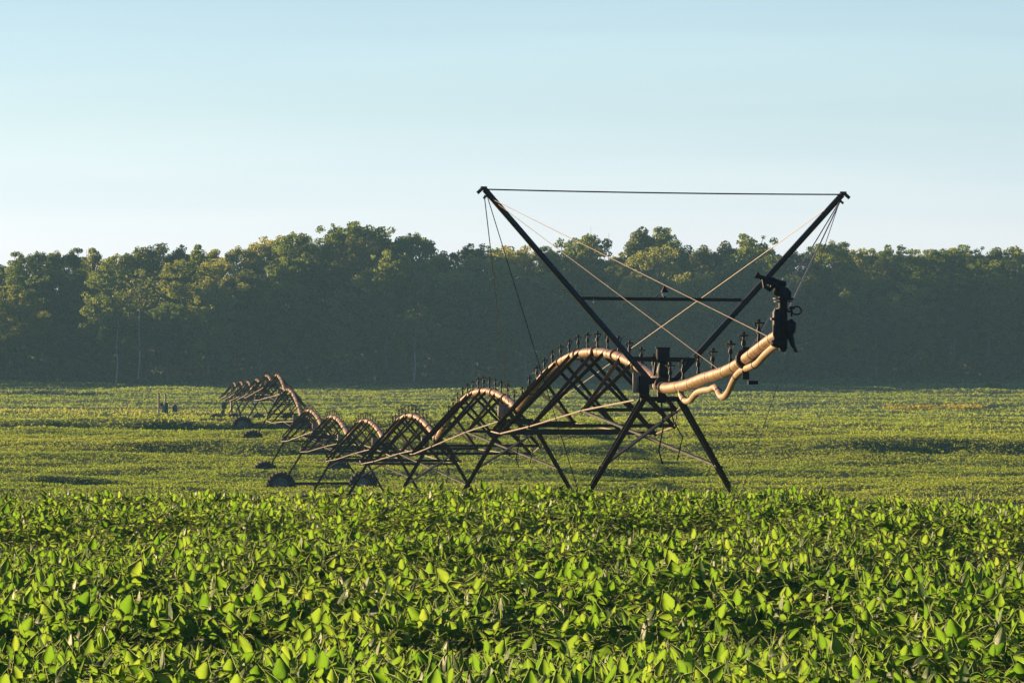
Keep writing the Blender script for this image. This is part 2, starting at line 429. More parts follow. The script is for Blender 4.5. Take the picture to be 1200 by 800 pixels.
# mid and far field: sprigs of upright leaves
def sprig(seed, n, L):
    r = random.Random(seed); V = []; Fs = []; Ms = []
    for i in range(n):
        az = r.uniform(0, 6.28); pt = r.uniform(.2, 1.3); l = L * r.uniform(.6, 1.1); w = l * .34
        R = rot(np.array([az]), np.array([pt]), np.array([r.uniform(-.6, .6)]), np.array([1.]))[0]
        off = np.array([r.uniform(-.6, .6) * L, r.uniform(-.6, .6) * L, r.uniform(-.3, .1) * L])
        o = len(V)
        for q in ((0, 0, 0), (w, l * .45, .0), (0, l, -.05 * l), (-w, l * .45, 0.0)): V.append(tuple(R @ np.array(q) + off))
        Fs.append((o, o + 1, o + 2, o + 3)); Ms.append(0)
    return V, Fs, Ms
def field_groups(z0, z1, dens, margin, n, L, nt=5, keep=None, lift=0.0, seed=0):
    pts = scatter(z0, z1, dens, margin)
    if keep is not None: pts = pts[keep(pts[:, 0], pts[:, 1])]
    x, y = pts[:, 0], pts[:, 1]; wh = rng.integers(0, nt, len(x))
    h = ground(x, y) + 0.46 + canopy_bump(x, y) + lift + rng.uniform(-.04, .05, len(x))
    out = []
    for k in range(nt):
        s = wh == k
        V, Fs, Ms = sprig(seed + k, n, L)
        out.append((V, Fs, Ms, rot(rng.uniform(0, 6.28, s.sum()), np.zeros(s.sum()), np.zeros(s.sum()), rng.uniform(.7, 1.25, s.sum())), np.stack([x[s], y[s], h[s]], -1)))
    return out
gr = field_groups(108, 310, 5, 9, 4, .13) + field_groups(310, 480, 26, 12, 4, .088, seed=9) + field_groups(480, 700, 8.5, 22, 4, .125, seed=20) + field_groups(700, 1140, 2.1, 40, 4, .22, seed=30)
fl = big_mesh('soybean_field', gr, [M_FIELD])
tag(fl, 'soybean crop of the middle field running back to the wood in soft streaks', 'crop field', kind='stuff')

def patch(px0, px1, py0, py1, z0, z1, dens, n, L, lift, name, label, cat, seed, mat=M_YELLOW, frac=1.0):
    def keep(x, y):
        px = 600 + x * F / y
        e = vnoise(x / 1.5, y / 4) * 14
        return (px > px0 + e) & (px < px1 + e) & (rng.random(len(x)) < frac * np.clip(.6 + 1.6 * vnoise(x / 2 + 5, y / 8), 0, 1))
    gg = field_groups(z0, z1, dens, 2, n, L, keep=keep, lift=lift, seed=seed)
    o = big_mesh(name, gg, [mat]); tag(o, label, cat, kind='stuff'); return o
patch(1040, 1150, 0, 0, 852, 890, 6, 5, .32, .28, 'yellowing_weeds', 'strip of taller yellow and brown weeds standing in the crop at right', 'weeds', 70)
patch(-40, 345, 0, 0, 790, 830, 2.2, 5, .26, .10, 'yellow_grass', 'pale yellow grass strip around the pump posts at left', 'grass', 80, M_STRAW)

# ------------------------------------------------------------------ trees
def make_trunk(mb, H, r, lean, seed, limbs):
    rr = random.Random(seed)
    pts = []; n = 7
    for i in range(n):
        t = i / (n - 1)
        pts.append((lean[0] * t * t + rr.uniform(-.15, .15) * t, lean[1] * t * t + rr.uniform(-.15, .15) * t, H * t))
    mb.path(pts, [r * (1.35 if i == 0 else 1) * (1 - .8 * i / (n - 1)) for i in range(n)], 7)
    for c in limbs:
        t = min(.92, max(.3, (c[2] - 1.5 - rr.uniform(0, 2)) / H)); k = t * (n - 1); i = int(k); f = k - i
        b = [pts[i][j] * (1 - f) + pts[min(i + 1, n - 1)][j] * f for j in range(3)]
        md = [b[0] * .45 + c[0] * .55, b[1] * .45 + c[1] * .55, b[2] * .4 + c[2] * .6 - .3]
        mb.path([b, md, c], [r * .38 * (1 - t * .5), r * .22, .03], 5)
QV = [(-.5, -.42, 0), (.5, -.42, .05), (.42, .5, -.04), (-.45, .45, .06)]
def make_tree_meshes(seed, H, W, base, style, mat, bark):
    """returns (crown mesh, trunk mesh); clumps of leaves on limbs"""
    rr = random.Random(seed); r2 = np.random.default_rng(seed)
    cl = []
    n = int(40 + W * 4.5)
    for i in range(n):
        t = rr.random() ** .8
        z = base + (H - base) * (.06 + .9 * t)
        u = (z - base) / (H - base)
        if style == 0: env = math.sin(math.pi * min(1, .12 + .8 * u)) ** .6
        elif style == 1: env = (1 - u) ** .45 * (.45 + .55 * min(1, u * 3))
        else: env = .35 + .65 * math.sin(math.pi * (.08 + .75 * u))
        a = rr.uniform(0, 6.28); q = W / 2 * env * math.sqrt(rr.uniform(.08, 1))
        rad = rr.uniform(.45, 1.15) * (1.0 if u < .75 else .75)
        cl.append((q * math.cos(a), q * math.sin(a), z, rad))
    for i in range(rr.randint(6, 10)):        # ragged leaders poking out at the top
        a = rr.uniform(0, 6.28); q = rr.uniform(0, W * .26)
        cl.append((q * math.cos(a), q * math.sin(a), H + rr.uniform(-1.7, .15), rr.uniform(.3, .62)))
    T = []; NN = []
    for (x, y, z, rad) in cl:
        m = int(270 * rad * rad)
        d = r2.normal(size=(m, 3)); d /= np.linalg.norm(d, axis=1)[:, None]
        rd = rad * (0.6 + .5 * r2.random(m) ** .7)
        T.append(np.array([x, y, z]) + d * rd[:, None] * np.array([1.15, 1.15, .8])); NN.append(d + r2.normal(size=(m, 3)) * .45)
    T = np.concatenate(T); N = len(T); Nn = np.concatenate(NN); Nn /= np.linalg.norm(Nn, axis=1)[:, None]
    sd = np.cross(Nn, r2.normal(size=(N, 3))); sd /= np.linalg.norm(sd, axis=1)[:, None]
    R = np.stack([sd, np.cross(Nn, sd), Nn], -1) * r2.uniform(.11, .27, N)[:, None, None]
    o = big_mesh('crown', [(QV, [(0, 1, 2, 3)], [0], R, T)], [mat]); me = o.data; bpy.data.objects.remove(o)
    mb = MB(); make_trunk(mb, H * .9, .17 + W * .018, (rr.uniform(-.5, .5), rr.uniform(-.5, .5)), seed, [c[:3] for c in cl[::4]] + [c[:3] for c in cl[n:]])
    t = mb.build('trunk', bark); tm = t.data; bpy.data.objects.remove(t)
    return me, tm, H
PROTO = []
specs = [(18, 9, 5, 0, M_TREE, M_BARK), (20, 8, 6, 0, M_TREE3, M_BARK), (17, 10, 4, 0, M_TREE, M_BARK), (21, 6.5, 6, 1, M_TREE, M_BARK),
         (19, 7, 7, 2, M_TREE, M_BARK), (16, 9.5, 3, 0, M_TREE2, M_BARK), (20, 9, 7, 2, M_TREE, M_BARK), (18, 6, 5, 1, M_TREE3, M_BARK),
         (19, 8, 5, 2, M_TREE2, M_BARK), (17, 7.5, 3, 0, M_TREE3, M_BARK), (22, 8, 8, 0, M_TREE, M_BARK), (16, 8, 2.5, 2, M_TREE, M_BARK)]
for k, sp in enumerate(specs): PROTO.append(make_tree_meshes(100 + k, *sp))
WIDTH = [s[1] for s in specs]

SKY = np.array([(-200, 300), (0, 305), (30, 295), (60, 292), (115, 290), (135, 298), (160, 287), (205, 286), (250, 287), (300, 290), (318, 279),
  (345, 272), (362, 276), (376, 296), (388, 270), (402, 262), (435, 262), (452, 268), (462, 280), (475, 275), (490, 275), (508, 294), (540, 287), (565, 284),
  (600, 292), (650, 286), (682, 276), (705, 281), (720, 298), (736, 281), (752, 267), (775, 268), (792, 286), (830, 285), (878, 278), (892, 284), (912, 294), (940, 293),
  (975, 283), (1000, 290), (1040, 289), (1062, 288), (1070, 300), (1084, 295), (1110, 288), (1150, 287), (1180, 289), (1200, 286), (1400, 290)], float)
def place_tree(px, z, top_y, k, label, group, rz, name='broadleaf_tree'):
    x = (px - 600) * z / F
    gz = float(ground(x, z)); top = (400 - top_y) * z / F + ZO
    h = top - gz - .2
    me, tm, H0 = PROTO[k]; s = h / H0
    root = empty(name, (x, z, gz - .1)); root.rotation_euler = (0, 0, rz)
    sw = min(1.15, max(.8, s ** .7)) if s < 1 else s ** .6
    root.scale = (sw, sw, s)
    for nm, d in (('crown', me), ('trunk', tm)):
        o = bpy.data.objects.new(nm, d); col.objects.link(o); o.parent = root
    tag(root, label, 'tree', group); return root
SEG = [(-999, 120, 'at the far left edge'), (120, 300, 'left of the farthest arches'), (300, 380, 'above the farthest span arches'),
       (380, 560, 'left of the left mast pole'), (560, 700, 'behind the left mast pole'),
       (700, 870, 'between the two mast poles'), (870, 1000, 'behind the end gun'), (1000, 1110, 'right of the mast cables'), (1110, 9999, 'at the far right edge')]
ORD = ['first', 'second', 'third', 'fourth', 'fifth', 'sixth', 'seventh', 'eighth', 'ninth', 'tenth', 'eleventh', 'twelfth', 'thirteenth', 'fourteenth']
def seg_of(px):
    for i, (a, b, t) in enumerate(SEG):
        if a <= px < b: return i
LOOK = {0: 'round', 1: 'narrow pointed', 2: 'ragged open'}
def lab(kind, px, count):
    i = (kind, seg_of(px)); count[i] = count.get(i, 0) + 1; kind = kind
    return f"{ORD[count[i] - 1]} {kind} from the left, {SEG[i[1]][2]}"
rr = random.Random(5)
# skyline row: tallest crowns, tops follow the photographed outline
cnt = {}
px = -30.0
notable = {400: ('tallest broad ragged tree on the skyline left of the masts', 0, 6), 345: ('tall rounded tree on the skyline just left of the tallest one', 0, 2),
           755: ('tall double topped tree rising between the two mast poles', 0, 10)}
used = set()
while px < 1240:
    top = float(np.interp(px, SKY[:, 0], SKY[:, 1])) + rr.uniform(-2, 3)
    k = rr.choice([0, 1, 3, 4, 6, 7, 10, 8]); st = specs[k][3]
    label = lab(f"{LOOK[st]} skyline tree", px, cnt)
    place_tree(px, 1176 + rr.uniform(-5, 6), top, k, label, 'trees of the wood', rr.uniform(0, 6.28))
    px += rr.uniform(20, 31)
for nx, ny, k, label in [(402, 261, 6, 'tallest broad ragged crown on the skyline left of the masts'), (432, 262, 0, 'broad crown joined to the right of the tallest skyline tree'),
        (345, 272, 4, 'domed tall crown just left of the tallest skyline tree'), (752, 266, 7, 'left half of the twin peaked tall trees between the mast poles'),
        (774, 268, 3, 'right half of the twin peaked tall trees between the mast poles'), (690, 274, 4, 'tall small peaked tree just right of the left mast pole'),
        (882, 275, 6, 'tree with a ragged sideways plume above the skyline left of the right mast pole'), (480, 274, 4, 'small tuft topped tree right of the tallest skyline trees'),
        (976, 283, 10, 'dark tufted tree top under the right mast cables'), (1055, 288, 6, 'ragged tree top left of the notch in the right skyline'),
        (1108, 288, 2, 'wide crown right of the notch in the right skyline')]:
    place_tree(nx, 1168 + rr.uniform(-2, 2), ny, k, label, 'trees of the wood', rr.uniform(0, 6.28))
# second row of the skyline, a little lower and further back
cnt = {}; px = -36.0
while px < 1240:
    top = float(np.interp(px, SKY[:, 0], SKY[:, 1])) + rr.uniform(5, 14)
    k = rr.choice([0, 1, 2, 6, 10, 7]); st = specs[k][3]
    place_tree(px, 1190 + rr.uniform(-3, 4), top, k, lab(f"{LOOK[st]} rear skyline tree", px, cnt), 'trees of the wood', rr.uniform(0, 6.28))
    px += rr.uniform(26, 38)
# middle row
cnt = {}; px = -35.0
while px < 1240:
    top = float(np.interp(px, SKY[:, 0], SKY[:, 1])) + rr.uniform(12, 38)
    k = rr.choice([0, 2, 5, 8, 9, 4, 6, 1, 5])
    tone = 'pale green' if specs[k][4] is M_TREE2 else ('dark green' if specs[k][4] is M_TREE3 else 'mid green')
    place_tree(px, 1158 + 11 * math.sin(px / 47) + rr.uniform(-3, 3), top, k, lab(f"{tone} tree below the skyline", px, cnt), 'trees of the wood', rr.uniform(0, 6.28))
    px += rr.uniform(30, 48)
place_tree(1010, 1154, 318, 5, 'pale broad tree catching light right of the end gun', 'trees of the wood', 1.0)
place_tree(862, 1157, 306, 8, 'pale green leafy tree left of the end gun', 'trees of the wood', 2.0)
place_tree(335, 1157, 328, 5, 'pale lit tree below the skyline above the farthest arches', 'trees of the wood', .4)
# front edge row, low shaded trees
cnt = {}; px = -30.0
while px < 1235:
    top = 348 + rr.uniform(-22, 34)
    k = rr.choice([2, 9, 11, 5, 11, 9, 0])
    place_tree(px, 1149 + 8 * math.sin(px / 61 + 1) + rr.uniform(-1.5, 2), top, k, lab("low front edge tree", px, cnt), 'trees of the wood', rr.uniform(0, 6.28))
    px += rr.uniform(40, 66)
# two pale bare trunks in front of the shade
for (a, y0, y1, t) in ((136, 402, 440, 'shorter of the two slender pale trunked trees at left'), (162, 372, 436, 'taller of the two slender pale trunked trees at left'), (485, 408, 438, 'slim pale trunked tree below the tallest skyline tree')):
    z = 1131; b = P(a, y1 + 8, z); tp = P(a + 3, y0 - 26, z)
    root = empty('slender_tree', b); tag(root, t, 'tree', 'slender pale trunked trees')
    mb = MB(); mb.path([b, b * .7 + tp * .3 + np.array([.12, 0, 0]), b * .4 + tp * .6 - np.array([.14, 0, 0]), tp], [.13, .105, .08, .04], 7); mb.build('trunk', M_PALEBARK, root)
    r2 = np.random.default_rng(int(a)); N = 420
    d = r2.normal(size=(N, 3)) * np.array([1.5, 1.3, 1.1]); T = d + (tp - b) + np.array([0, 0, .3])
    c = big_mesh('crown', [(QV, [(0, 1, 2, 3)], [0], rot(r2.uniform(0, 6.28, N), r2.uniform(-1, 1, N), r2.uniform(0, 3, N), r2.uniform(.2, .42, N)), T)], [M_TREE3])
    c.parent = root
# far wood behind: countless crowns, one object
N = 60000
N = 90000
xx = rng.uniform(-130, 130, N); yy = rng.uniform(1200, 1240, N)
side = rng.random(N) < .5          # the wood goes on unseen past the left edge, added to shade the field
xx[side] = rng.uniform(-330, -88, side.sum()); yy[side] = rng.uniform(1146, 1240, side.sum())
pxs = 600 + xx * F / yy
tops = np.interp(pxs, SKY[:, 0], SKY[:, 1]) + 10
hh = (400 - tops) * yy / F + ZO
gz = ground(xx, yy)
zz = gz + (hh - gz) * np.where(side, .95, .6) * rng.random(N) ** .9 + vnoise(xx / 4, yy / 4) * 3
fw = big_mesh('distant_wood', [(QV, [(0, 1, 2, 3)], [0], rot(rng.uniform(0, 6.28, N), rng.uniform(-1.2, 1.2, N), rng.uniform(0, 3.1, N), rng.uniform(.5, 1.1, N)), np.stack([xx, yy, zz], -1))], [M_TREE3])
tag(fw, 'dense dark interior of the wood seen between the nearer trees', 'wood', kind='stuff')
# undergrowth along the foot of the wood
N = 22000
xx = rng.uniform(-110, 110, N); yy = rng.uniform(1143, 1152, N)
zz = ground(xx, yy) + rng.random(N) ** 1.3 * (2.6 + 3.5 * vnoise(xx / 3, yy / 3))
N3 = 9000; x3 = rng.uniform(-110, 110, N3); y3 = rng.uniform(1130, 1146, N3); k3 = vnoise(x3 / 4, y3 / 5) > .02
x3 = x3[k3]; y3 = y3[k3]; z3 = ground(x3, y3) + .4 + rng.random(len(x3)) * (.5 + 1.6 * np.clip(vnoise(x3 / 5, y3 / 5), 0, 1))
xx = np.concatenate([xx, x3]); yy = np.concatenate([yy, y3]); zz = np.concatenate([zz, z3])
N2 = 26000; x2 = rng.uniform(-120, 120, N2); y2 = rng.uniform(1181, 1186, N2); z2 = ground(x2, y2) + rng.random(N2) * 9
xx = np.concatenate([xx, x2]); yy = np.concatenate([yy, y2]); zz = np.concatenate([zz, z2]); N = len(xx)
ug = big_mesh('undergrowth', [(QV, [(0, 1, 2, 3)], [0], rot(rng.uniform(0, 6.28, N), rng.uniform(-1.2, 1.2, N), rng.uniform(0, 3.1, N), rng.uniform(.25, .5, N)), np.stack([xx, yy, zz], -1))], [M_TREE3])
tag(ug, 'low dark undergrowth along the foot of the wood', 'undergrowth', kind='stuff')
# lone bush at right
b = P(1163, 452, 1095); b[2] = float(ground(b[0], b[1])); root = empty('bush', b); tag(root, 'lone rounded bush at the field edge near the right side', 'bush')
r2 = np.random.default_rng(3); N = 1500; d = r2.normal(size=(N, 3)); d /= np.linalg.norm(d, axis=1)[:, None]
T = d * (r2.random(N) ** .4)[:, None] * np.array([1.5, 1.2, 1.25]); T[:, 2] = np.abs(T[:, 2]) + .1
T[:, 0] += vnoise(T[:, 0] * 2, T[:, 2] * 2) * .8
c = big_mesh('foliage', [(QV, [(0, 1, 2, 3)], [0], rot(r2.uniform(0, 6.28, N), r2.uniform(-1, 1, N), r2.uniform(0, 3, N), r2.uniform(.14, .3, N)), T)], [M_TREE2]); c.parent = root
MB().path([b, b + np.array([.1, 0, 1.0])], [.07, .03], 6).build('stem', M_BARK, root)
# dead snag tips above the skyline
for (a, y0, y1, t) in ((712, 273, 292, 'thin bare dead tree tip right of the small peaked tree'), (691, 266, 280, 'faint bare twig above the small peaked tree'), (100, 292, 302, 'faint bare twig above the left skyline')):
    z = 1170; p0 = P(a - 1, y1 + 50, z); p1 = P(a + 1.5, y0, z)
    mb = MB(); md = p0 * .4 + p1 * .6
    mb.path([p0, md + np.array([.1, 0, 0]), p1], [.12, .05, .015], 5)
    mb.path([md, md + np.array([-.5, .1, .9])], [.03, .012], 4)
    o = mb.build('dead_snag', M_PALEBARK, origin=p0); tag(o, t, 'dead tree')

# ------------------------------------------------------------------ irrigation machine
JY = [450, 480, 515, 517, 512, 499, 488, 458, 448, 452, 457, 455, 457, 456]
def jz(n): return 120.0 + SPAN * n
def lx(z): return ((170 - 600) * z + 605 * 120) / F
J = []
for n in range(14):
    z = jz(n); J.append(np.array([lx(z), z, (400 - JY[n]) * z / F + ZO]))
base = J[0].copy(); base[2] = float(ground(base[0], base[1]))
root = empty('irrigation_machine', base)
tag(root, 'long centre pivot irrigation machine of arched pipe spans on wheeled towers crossing the soybean field', 'irrigation machine')
AX = np.array([1.0, .0459, 0])    # across the line
AX /= np.linalg.norm(AX)
UP = np.array([0, 0, 1.0])
RISE = [.80, .77, .73, .64, .57, .46, .50, .62, .52, .55, .55, .55, .55]
def pipe_pt(n, u):
    a, b = J[n], J[n + 1]
    return a * (1 - u) + b * u + UP * (RISE[n] * 4 * u * (1 - u))
def node(n, u, s):
    k = math.sin(math.pi * u)
    return pipe_pt(n, u) + AX * s * (.1 + 1.3 * k) - UP * (.12 + 1.3 * k)

# sprinkler template (top mounted rotator with spreader plate)
def sprinkler_mesh(thin=False):
    mb = MB()
    prof = [(0, .018), (.02, .022), (.05, .014), (.09, .014), (.095, .026), (.13, .026), (.15, .018), (.175, .012), (.2, .012)]
    sg = 6 if thin else 9
    mb.path([(0, 0, z) for z, r in prof], [r for z, r in prof], sg)
    mb.path([(0, 0, .20), (0, 0, .212), (0, 0, .218)], [.062, .068, .02], sg)
    mb.path([(0, 0, .218), (0, 0, .238), (0, 0, .25)], [.016, .024, .012], 6)
    for k in range(3):
        a = k * 2.094
        mb.bar((.03 * math.cos(a), .03 * math.sin(a), .15), (.06 * math.cos(a), .06 * math.sin(a), .205), .008)
    o = mb.build('sprinkler', M_BLACK); d = o.data; bpy.data.objects.remove(o); return d
SPR = sprinkler_mesh()
n_spr = 0
far_strut = MB(); far_spr = MB()
def spr_far(mb, p):
    mb.path([p, p + UP * .15], .016, 4); mb.bar(p + UP * .16 - AX * .05, p + UP * .16 + AX * .05, .022)
span_objs = []
us = [.17, .335, .5, .665, .83]
for n in range(13):
    mb = MB(); K = 40 if n < 4 else 24
    pts = [pipe_pt(n, .004 + .992 * i / K) for i in range(K + 1)]
    mb.path(pts, .080 if n < 4 else .088, 14 if n < 4 else 9)
    for i in range(1, 8):          # flanged couplings
        for du in (-.0007, .0009):
            a = pipe_pt(n, i / 8 + du); b = pipe_pt(n, i / 8 + du + .0005); mb.path([a, b], .112, 12)
    if n < 4:                      # saddle bands
        for i in range(16):
            u = (i + .5) / 16; a = pipe_pt(n, u); b = pipe_pt(n, u + .0008); mb.path([a, b], .087, 12, m=1)
    sp = mb.build('span_pipe', [M_PIPE, M_STAIN], root); span_objs.append(sp)
    for s in (-1, 1):
        mb = MB(); path = [J[n] + AX * s * .40 - UP * .24] + [node(n, u, s) for u in us] + [J[n + 1] + AX * s * .40 - UP * .24]
        mb.path(path, .014 if n < 5 else .02, 6); mb.build('truss_rod', M_ROD, sp)
    for u in us:
        mb = MB(); a, b = node(n, u, -1), node(n, u, 1)
        mb.angle(a, b, .06, .01, flip=1); mb.build('cross_bar', M_DARK, sp)
        for s in (-1, 1):
            nn = node(n, u, s)
            for du in (-.032, .032):
                q = pipe_pt(n, u + du) + AX * s * .085
                d = q - nn; q = q + d / np.linalg.norm(d) * .1
                if n < 3:
                    mb = MB(); mb.angle(nn, q, .062, .014, flip=s); mb.bar(nn - UP * .04 - AX * .02, nn + UP * .04 + AX * .02, .05, .012)
                    mb.build('truss_strut', M_DARK, sp)
                else: far_strut.bar(nn, q, .055, .025)
    for i in range(15):
        u = (i + .6) / 15.2; p = pipe_pt(n, u) + UP * .08
        if n_spr < 88 and n < 6:
            o = shared('sprinkler', SPR, p, sp, rz=rr.uniform(0, 6), sc=1.1 - .06 * n + rr.uniform(-.08, .08)); n_spr += 1
        else: spr_far(far_spr, p)
o = far_strut.build('truss_strut', M_DARK, root); o['kind'] = 'stuff'
o = far_spr.build('sprinkler', M_BLACK, root); o['kind'] = 'stuff'

def wheel(mb_parent, c, parent, rad=.62, wd=.36):
    """tyre with lugs (axis along the pipe line), rim as its own part"""
    mb = MB(); ax = np.array([-.0459, 1, 0]); ax /= np.linalg.norm(ax); seg = 36
    prof = [(-wd / 2 * .7, rad * .56), (-wd / 2, rad * .72), (-wd / 2 * .92, rad * .90), (-wd / 2 * .5, rad * .955), (wd / 2 * .5, rad * .955), (wd / 2 * .92, rad * .90), (wd / 2, rad * .72), (wd / 2 * .7, rad * .56)]
    V = []; Fs = []
    for k in range(seg):
        a = 2 * math.pi * k / seg; d = AX * math.cos(a) + UP * math.sin(a)
        for (t, r) in prof: V.append(c + ax * t + d * r)
    m = len(prof)
    for k in range(seg):
        for i in range(m - 1):
            Fs.append((k * m + i, k * m + i + 1, ((k + 1) % seg) * m + i + 1, ((k + 1) % seg) * m + i))
    mb.add(V, Fs)
    for k in range(20):            # lugs
        a = 2 * math.pi * k / 20
        for s in (-1, 1):
            d0 = AX * math.cos(a + s * .08) + UP * math.sin(a + s * .08); d1 = AX * math.cos(a) + UP * math.sin(a)
            mb.bar(c + d0 * rad * .965 + ax * s * wd * .46, c + d1 * rad * 1.0 + ax * s * .01, .06, .10)
    t = mb.build('wheel', M_TYRE, parent)
    mb = MB(); V = []; Fs = []; pr = [(-wd * .36, rad * .57), (-wd * .34, rad * .5), (-.03, rad * .44), (-.05, rad * .2), (-.12, rad * .18), (-.12, .001)]
    for k in range(24):
        a = 2 * math.pi * k / 24; d = AX * math.cos(a) + UP * math.sin(a)
        for (q, r) in pr: V.append(c + ax * q + d * r)
    m = len(pr)
    for k in range(24):
        for i in range(m - 1):
            Fs.append((k * m + i, k * m + i + 1, ((k + 1) % 24) * m + i + 1, ((k + 1) % 24) * m + i))
    mb.add(V, Fs)
    mb.path([c - ax * .14, c + ax * .2], .06, 8)
    mb.build('wheel_rim', M_RIM, parent)
ALONG = np.array([-.0459, 1, 0]); ALONG /= np.linalg.norm(ALONG)
FT = 1.80
for n in range(13):
    j = J[n]
    gl = {s: float(ground(*(j + AX * s * FT)[:2])) for s in (-1, 1)}
    hubs = {s: np.array([*(j + AX * s * FT)[:2], gl[s] + .50]) for s in (-1, 1)}
    mb = MB()
    mb.bar(hubs[-1] + AX * .1 + ALONG * .35 + UP * .1, hubs[1] - AX * .1 + ALONG * .35 + UP * .1, .14, .14)
    tw = mb.build('wheel_tower', [M_DARK, M_BLACK], root); mb = MB()
    # head: collar, saddle plates and flexible joint
    mb.box(j - UP * .22, (.62, .5, .07), m=1); mb.box(j - UP * .12 - AX * .0, (.12, .55, .22), m=1)
    mb.path([j - ALONG * .25, j + ALONG * .25], .115, 12)
    mb.build('tower_head', [M_DARK, M_BLACK], tw)
    for s in (-1, 1):
        for q, r_ in ((-.35, .04), (.35, .04)):
            top = j + AX * s * .26 - UP * .2 + ALONG * q; foot = hubs[s] + UP * .1 + ALONG * (.35 + .1 * (q > 0)) - AX * s * .1
            mb = MB(); mb.bar(foot, top, .072, .072)
            mb.build('tower_leg', M_DARK, tw)
        foot = hubs[s] + UP * .1 + ALONG * .3; topL = j + AX * s * .26 - UP * .2
        t = .42; q = foot * t + topL * (1 - t) + ALONG * .05
        st = node(n, us[0], -s) if n < 13 else j
        if n == 12: st = node(12, us[0], -s)
        mb = MB(); mb.bar(st, q - ALONG * .1, .06, .03); mb.build('diagonal_brace', M_BRACE, tw)
        wheel(None, hubs[s], tw)
        mb = MB(); mb.box(hubs[s] + ALONG * .25 + UP * .02, (.22, .3, .26), ch=.04); mb.build('gearbox', M_BLACK, tw)
    # control box on the tower head, cable hanging down
    mb = MB(); c = j - AX * .32 + ALONG * -.1 - UP * (.02 if n else .08)
    mb.box(c, (.18, .16, .25), rz=math.radians(-30), ch=.02); mb.box(c + UP * .13, (.2, .18, .02), rz=math.radians(-30))
    if n: mb.build('control_box', M_BOX, tw)
    mb = MB(); a = j - UP * .25; mb.path([a, a + AX * .03 - UP * .4, a - AX * .04 - UP * .75, a + AX * .02 - UP * .95], .012, 5)
    a = j - UP * .25 + AX * .12; mb.path([a, a + AX * .06 - UP * .3, a + AX * .2 - UP * .55, a + AX * .12 - UP * .9], .01, 5)
    mb.build('control_cable', M_BLACK, tw)
    if n == 0:
        mb = MB(); mb.box(P(754.5, 453, 119.6), (.16, .25, .33), ch=.02); mb.build('dark_control_box', M_BLACK, tw)
        mb = MB(); mb.box(P(746, 448, 119.5), (.07, .2, .30), rz=-.3, ch=.01); mb.build('end_panel', M_BOX, tw)

# pivot point: four-legged frame with riser and control panel
pj = J[13]; mb = MB()
gzz = float(ground(pj[0], pj[1]))
for sx in (-1, 1):
    for sy in (-1, 1):
        mb.bar(np.array([pj[0] + sx * 1.1, pj[1] + sy * 1.1 + .6, gzz]), pj + AX * sx * .25 + ALONG * (.6 + sy * .25) - UP * .3, .1)
for sx, sy, tx, ty in ((-1, -1, 1, -1), (-1, 1, 1, 1), (-1, -1, -1, 1), (1, -1, 1, 1)):
    mb.bar(np.array([pj[0] + sx * .85, pj[1] + sy * .85 + .6, gzz + .9]), np.array([pj[0] + tx * .85, pj[1] + ty * .85 + .6, gzz + .9]), .07)
pv = mb.build('pivot_frame', M_DARK, root)
mb = MB(); b0 = np.array([pj[0], pj[1] + .6, gzz]); mb.path([b0, np.array([b0[0], b0[1], pj[2]]), pj], .11, 10); mb.build('riser_pipe', M_PIPE, pv)
mb = MB(); mb.box(P(262.5, 475, 717), (.45, .35, .6), ch=.04); mb.build('control_panel', M_BLACK, pv)
mb = MB(); mb.bar(P(262.5, 479, 717.2), P(262.5, 498, 717.2), .1); mb.build('panel_post', M_DARK, pv)

# overhang pipe reaching towards the viewer
def zx(px): return 605 * 120 / (px - 170)
OH = [(771, 452), (782, 454.5), (800, 452), (813, 448), (825, 443), (840, 438.5), (852, 434), (865, 427), (877, 418.5), (887.5, 410), (898, 402), (908, 395), (916, 391)]
oh = [P(x, y, zx(x)) for x, y in OH]
def resample(pts, n):
    pts = np.array(pts); 
    i = np.linspace(0, len(pts) - 1, n); k = np.clip(i.astype(int), 0, len(pts) - 2); f = (i - k)[:, None]
    def g(a): return pts[np.clip(a, 0, len(pts) - 1)]
    p0, p1, p2, p3 = g(k - 1), g(k), g(k + 1), g(k + 2)
    return 0.5 * (2 * p1 + (p2 - p0) * f + (2 * p0 - 5 * p1 + 4 * p2 - p3) * f ** 2 + (3 * p1 - p0 - 3 * p2 + p3) * f ** 3)
ohs = resample(oh, 60)
mb = MB(); L = len(ohs)
mb.path(ohs, [.086 - .016 * i / L for i in range(L)], 18)
for k in (3, 9, 14, 22, 29, 33, 42, 48, 53):
    t = (ohs[k + 1] - ohs[k - 1]); t = t / np.linalg.norm(t); mb.path([ohs[k] - t * .012, ohs[k] + t * .012], .091 - .016 * k / L, 16, m=1)
ovp = mb.build('overhang_pipe', [M_PIPE, M_STAIN], root)
# flange with strap
k = 38; t = (ohs[k + 1] - ohs[k - 1]); t /= np.linalg.norm(t)
mb = MB(); mb.path([ohs[k] - t * .03, ohs[k] + t * .03], .135, 18); mb.path([ohs[k] + t * .05, ohs[k] + t * .1], .13, 18)
mb.bar(ohs[k] - UP * .26, ohs[k] + UP * .16, .09, .04)
mb.bar(ohs[k] - UP * .3 + AX * .03, ohs[k] - UP * .3 + AX * .16, .05)
mb.build('flange', M_BLACK, ovp)
for px_ in (785, 801, 818, 836, 856, 872, 890):
    z = zx(px_); k = int(np.argmin(abs(ohs[:, 1] - z))); p = ohs[k] + UP * .09
    shared('sprinkler', SPR, p, ovp, rz=rr.uniform(0, 6), sc=1.15); n_spr += 1
